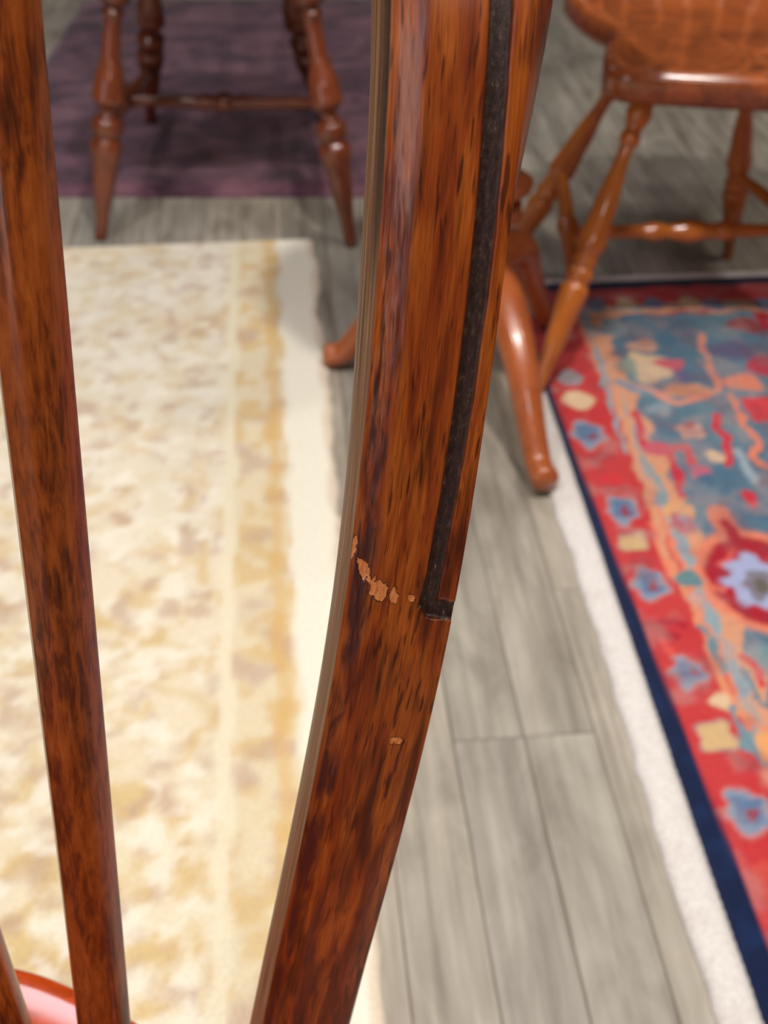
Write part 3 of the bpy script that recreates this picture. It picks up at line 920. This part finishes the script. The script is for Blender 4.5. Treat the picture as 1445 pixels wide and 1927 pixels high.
# spindles (hand-shaved: softly faceted)
def spindle(name, a, b, r0, r1, rot=0.0, seg=48):
    a = Vector(a); b = Vector(b); d = b - a; n = 40
    vs, fs = [], []
    for i in range(n + 1):
        t = i / n
        r = r0 + (r1 - r0) * t
        if t > 0.9: r *= 1 - 0.25 * (t - 0.9) / 0.1
        if t < 0.06: r *= 0.80 + 0.20 * t / 0.06
        for k in range(seg):
            th = 2 * math.pi * k / seg
            m8 = ((th + rot) % (math.pi / 4)) - math.pi / 8      # octagon, corners eased
            fac = math.cos(math.pi / 8) / math.cos(m8)
            rr = r * (1.0 * 0.35 + 0.65 * fac * 1.03) * (1 + 0.006 * mn.noise((k * 0.4, i * 0.3, r0 * 99)))
            vs.append((rr * math.cos(th), rr * math.sin(th), t * d.length))
    for i in range(n):
        for k in range(seg):
            k2 = (k + 1) % seg
            fs.append((i * seg + k, i * seg + k2, (i + 1) * seg + k2, (i + 1) * seg + k))
    fs.append(tuple(reversed(range(seg)))); fs.append(tuple(range(n * seg, (n + 1) * seg)))
    me = bpy.data.meshes.new(name); me.from_pydata(vs, [], fs)
    return link(name, me, M_spindle, fg, Matrix.Translation(a) @ d.to_track_quat('Z', 'Y').to_matrix().to_4x4())

def crown(x):        # height of the hoop's underside at a given x
    best = min(path, key=lambda p: abs(p.x - x)); return best
# centreline of the near spindle through the photograph's points
pB = at_depth(196, 1927, 0.540); pM = at_depth(62, 640, 0.372)
dirn = (pM - pB).normalized()
base = pB + dirn * ((SEAT_H - 0.012 - pB.z) / dirn.z)
topp = pB + dirn * ((1.175 - pB.z) / dirn.z)
def hoop_hit(base, dirn):
    """where the line meets the hoop height over its x"""
    for k in range(400):
        p = base + dirn * (0.40 + k * 0.001)
        x = p.x if p.x > CX else 2 * CX - p.x
        q = min(path, key=lambda s: abs(s.x - x))
        if p.z >= q.z - 0.008: return Vector((p.x, q.y + 0.012, p.z))
    return base + dirn * 0.7
e1 = hoop_hit(base, dirn)
spindle('spindle', base, base + dirn * ((e1.z - base.z) / dirn.z), 0.0112, 0.0108, 0.25)
p2B = at_depth(-2, 1921, 0.545); p2M = at_depth(-62, 1760, 0.517)
d2 = (p2M - p2B).normalized()
b2 = p2B + d2 * ((SEAT_H - 0.012 - p2B.z) / d2.z)
e2 = Vector((-.285, .372, 1.175)); 
b2 = Vector((b2.x, b2.y, b2.z))
# keep the photographed lean at the foot, then run up to the hoop
lean = (p2M - p2B).normalized()
t2 = b2 + lean * ((1.172 - b2.z) / lean.z)
t2 = Vector((max(-0.30, t2.x), t2.y * 0 + 0.385, 1.172))
spindle('spindle', b2, t2, 0.0112, 0.0105, 0.1)
for k, (xb, xt) in enumerate(((-.262, -.345), (-.305, -.40), (-.352, -.45))):
    spindle('spindle', (xb, 0.335 - 0.02 * k * k / 3, SEAT_H - 0.012), (xt, 0.385, (1.168, 1.150, 1.105)[k]), 0.0112, 0.0105, 0.1)
KF = [(0, .010), (.10, .014), (.30, .021), (.36, .014), (.38, .019), (.41, .019), (.43, .013), (.55, .023), (.80, .012), (.83, .018), (.86, .013), (.92, .020), (1, .013)]
for sx, sy in ((1, 1), (-1, 1), (1, -1), (-1, -1)):
    turned('leg', (CX + sx * .20, 0.16 + sy * .19 + (0.02 if sy > 0 else 0), 0.008 if True else 0), (CX + sx * .13, 0.16 + sy * .12, SEAT_H - 0.03), KF, M_red, fg)
for sx in (1, -1):
    turned('stretcher', (CX + sx * .176, 0.16 - .166, .17), (CX + sx * .176, 0.16 + .176, .17), [(0, .007), (.5, .014), (1, .007)], M_red, fg, 30, 14)
turned('stretcher', (CX - .172, 0.16, .17), (CX + .172, 0.16, .17), [(0, .007), (.45, .010), (.5, .016), (.55, .010), (1, .007)], M_red, fg, 40, 14)

# ------------------------------------------------------------------ turned-leg chair at the upper left
KL = [(0, .0115), (.05, .012), (.25, .022), (.36, .0305), (.385, .026), (.395, .0215), (.41, .029), (.45, .030), (.465, .019), (.475, .0145), (.49, .0165), (.53, .0315), (.575, .029), (.70, .0165), (.78, .0155), (.815, .0165), (.83, .022), (.845, .015), (.88, .031), (.92, .027), (1, .013)]
lc = thing('turned_leg_chair', (-0.30, 2.52, 0), 'dark red-brown chair with baluster turned legs standing across the plum rug edge', 'chair')
SH = 0.475
fl_ = at_height(190, 450, 0.0); fr_ = at_height(661, 463, 0.0); rl_ = at_height(287, 242, 0.0)
fl_.z = fr_.z = 0.001
top_l = (-0.463, 2.33, SH + 0.01); top_r = (-0.140, 2.32, SH + 0.01)
turned('leg', fl_, top_l, KL, M_red, lc, 110)
turned('leg', fr_, top_r, KL, M_red, lc, 110)
RLF = Vector((rl_.x, 2.83, 0.0215)); RLT = Vector((-0.452, 2.66, SH + 0.01))
RRF = Vector((-0.135, 2.83, 0.0215)); RRT = Vector((-0.215, 2.64, SH + 0.01))
turned('leg', RLF, RLT, KL, M_red, lc, 110)
turned('leg', RRF, RRT, KL, M_red, lc, 110)
def along(a, b, h):
    a = Vector(a); b = Vector(b); return a + (b - a) * ((h - a.z) / (b.z - a.z))
KS = [(0, .009), (.12, .012), (.36, .0125), (.41, .0165), (.43, .012), (.5, .020), (.57, .012), (.59, .0165), (.64, .0125), (.88, .012), (1, .009)]
sl0, sl1 = along(fl_, top_l, .205), along(RLF, RLT, .155)
sr0, sr1 = along(fr_, top_r, .205), along(RRF, RRT, .155)
turned('stretcher', sl0, sl1, KS, M_red, lc, 60, 16)
turned('stretcher', sr0, sr1, KS, M_red, lc, 60, 16)
turned('stretcher', sl0.lerp(sl1, .42), sr0.lerp(sr1, .42), KS, M_red, lc, 60, 16)
so = [(-.50, 2.30), (-.42, 2.265), (-.30, 2.255), (-.18, 2.265), (-.10, 2.30), (-.09, 2.40), (-.115, 2.55), (-.12, 2.66), (-.18, 2.72), (-.30, 2.735), (-.42, 2.72), (-.48, 2.66), (-.485, 2.55), (-.51, 2.40)]
link('seat', seat_mesh('seat', so, SH + 0.045, 0.042, 0.012), M_red, lc)
for k in range(7):
    x = -.45 + k * .05
    turned('spindle', (x, 2.69 - abs(k - 3) * 0.006, SH + 0.03), (-.30 + (x + .30) * 1.3, 2.80, 1.0 - 0.02 * abs(k - 3) ** 1.6), [(0, .006), (.3, .009), (1, .006)], M_red, lc, 14, 10)
tube('bow', [(-.49, 2.66, SH + .03, .012), (-.525, 2.72, .70, .012), (-.52, 2.77, .90, .012), (-.42, 2.80, 1.0, .012), (-.30, 2.805, 1.02, .012), (-.18, 2.80, 1.0, .012), (-.08, 2.77, .90, .012), (-.075, 2.72, .70, .012), (-.11, 2.66, SH + .03, .012)], M_red, lc, 12, 6)

# ------------------------------------------------------------------ tripod table behind the bow
TX, TY = 0.150, 1.735
tb = thing('tripod_table', (TX, TY, 0), 'orange-brown pedestal table on three curved legs between the two rugs', 'table')
turned('column', (TX, TY, .13), (TX, TY, .68),
       [(0, .030), (.03, .040), (.10, .044), (.15, .040), (.18, .030), (.205, .024), (.235, .026), (.28, .050), (.31, .050), (.33, .036), (.34, .036), (.352, .062), (.375, .064), (.39, .040), (.41, .022), (.44, .018), (.8, .026), (.93, .020), (.95, .030), (1, .034)], M_table, tb, 110, 28)
toe = at_height(1028, 916, 0.02); lt = at_height(612, 668, 0.02); bk = at_height(1037, 598, 0.02)
def cab_leg(target, kx=0.0, r=1.0, lift=0.0):
    d = Vector((target.x - TX, target.y - TY, 0)); L = d.length; d.normalize()
    s = Vector((-d.y, d.x, 0)) * kx
    P = [(0.02, .205, .026), (0.09, .192, .030), (0.17 * L / .3, .135, .025), (.225 * L / .3, .070, .0205), (.262 * L / .3, .030, .019), (.285 * L / .3, .0225, .0195), (.3 * L / .3 - 0.008, .0215, .0205)]
    pts = [(TX + d.x * a + s.x * math.sin(a / L * 3.1), TY + d.y * a + s.y * math.sin(a / L * 3.1), h + lift * min(1, a / L), q * r) for a, h, q in P]
    tube('leg', pts, M_table, tb, 20, 6)
cab_leg(toe, lift=0.007); cab_leg(lt); cab_leg(bk, lift=0.0095)
def disc(name, c, r, h, t, mat, parent):
    keys = [(0, r * .93), (.25, r * .985), (.5, r), (.8, r * .99), (1, r * .97)]
    turned(name, (c[0], c[1], h), (c[0], c[1], h + t), keys, mat, parent, 8, 48)
disc('tabletop', (TX, TY), 0.24, 0.68, 0.02, M_table, tb)

# ------------------------------------------------------------------ honey chair at the upper right
hc = thing('honey_windsor_chair', (0.52, 2.02, 0), 'glossy honey-orange windsor chair with scooped saddle seat beside the red rug', 'chair')
ho = [(.318, 1.868), (.322, 1.838), (.350, 1.818), (.42, 1.803), (.54, 1.783), (.66, 1.783), (.74, 1.805), (.770, 1.86), (.755, 1.93), (.738, 2.0), (.750, 2.10), (.765, 2.2), (.72, 2.3), (.62, 2.36), (.52, 2.37), (.42, 2.36), (.34, 2.33), (.306, 2.26), (.322, 2.14), (.356, 2.045), (.350, 1.99), (.328, 1.93)]
link('seat', seat_mesh('seat', ho, 0.462, 0.050, 0.024, centre=(.54, 2.07), ridge=0.012, edge=0.013), M_seat, hc)
KH = [(0, .0095), (.04, .010), (.22, .017), (.36, .0225), (.385, .0165), (.395, .0205), (.42, .021), (.43, .015), (.44, .0185), (.455, .0185), (.465, .0165), (.51, .0225), (.62, .018), (.80, .0105), (.825, .0105), (.835, .0155), (.86, .0155), (.87, .012), (.925, .0195), (.955, .0165), (1, .011)]
z0 = 0.0085
LF = at_height(1008, 742, z0); LFt = Vector((.386, 1.862, .420))
LR = Vector((.205, 2.11, 0.001)); LRt = Vector((.392, 2.03, .420))
RR = at_height(1369, 484, 0.001); RRt2 = Vector((.575, 2.02, .420))
RF = Vector((.79, 1.735, z0)); RFt = Vector((.690, 1.865, .420))
for a, b in ((LF, LFt), (LR, LRt), (RR, RRt2), (RF, RFt)):
    turned('leg', a, b, KH, M_honey, hc, 120, 22)
KT = [(0, .0085), (.2, .011), (.42, .0135), (.5, .0185), (.58, .0135), (.8, .011), (1, .0085)]
l0, l1 = along(LR, LRt, .215), along(LF, LFt, .155)
r0, r1 = along(RR, RRt2, .19), along(RF, RFt, .155)
turned('stretcher', l0, l1, KT, M_honey, hc, 50, 16)
turned('stretcher', r0, r1, KT, M_honey, hc, 50, 16)
turned('stretcher', l0.lerp(l1, .55), r0.lerp(r1, .55), [(0, .009), (.3, .011), (.36, .016), (.40, .012), (.5, .019), (.60, .012), (.64, .016), (.70, .011), (1, .009)], M_honey, hc, 60, 16)
for k in range(7):
    x = .39 + k * .05
    turned('spindle', (x, 2.325 - abs(k - 3) * 0.010, .435), (.54 + (x - .54) * 1.25, 2.42, .98 - 0.02 * abs(k - 3) ** 1.6), [(0, .006), (.3, .009), (1, .006)], M_honey, hc, 14, 10)
tube('bow', [(.345, 2.26, .43, .012), (.315, 2.33, .65, .012), (.325, 2.39, .86, .012), (.42, 2.42, .97, .012), (.54, 2.43, 1.0, .012), (.66, 2.42, .97, .012), (.755, 2.39, .86, .012), (.765, 2.33, .65, .012), (.735, 2.26, .43, .012)], M_honey, hc, 12, 6)
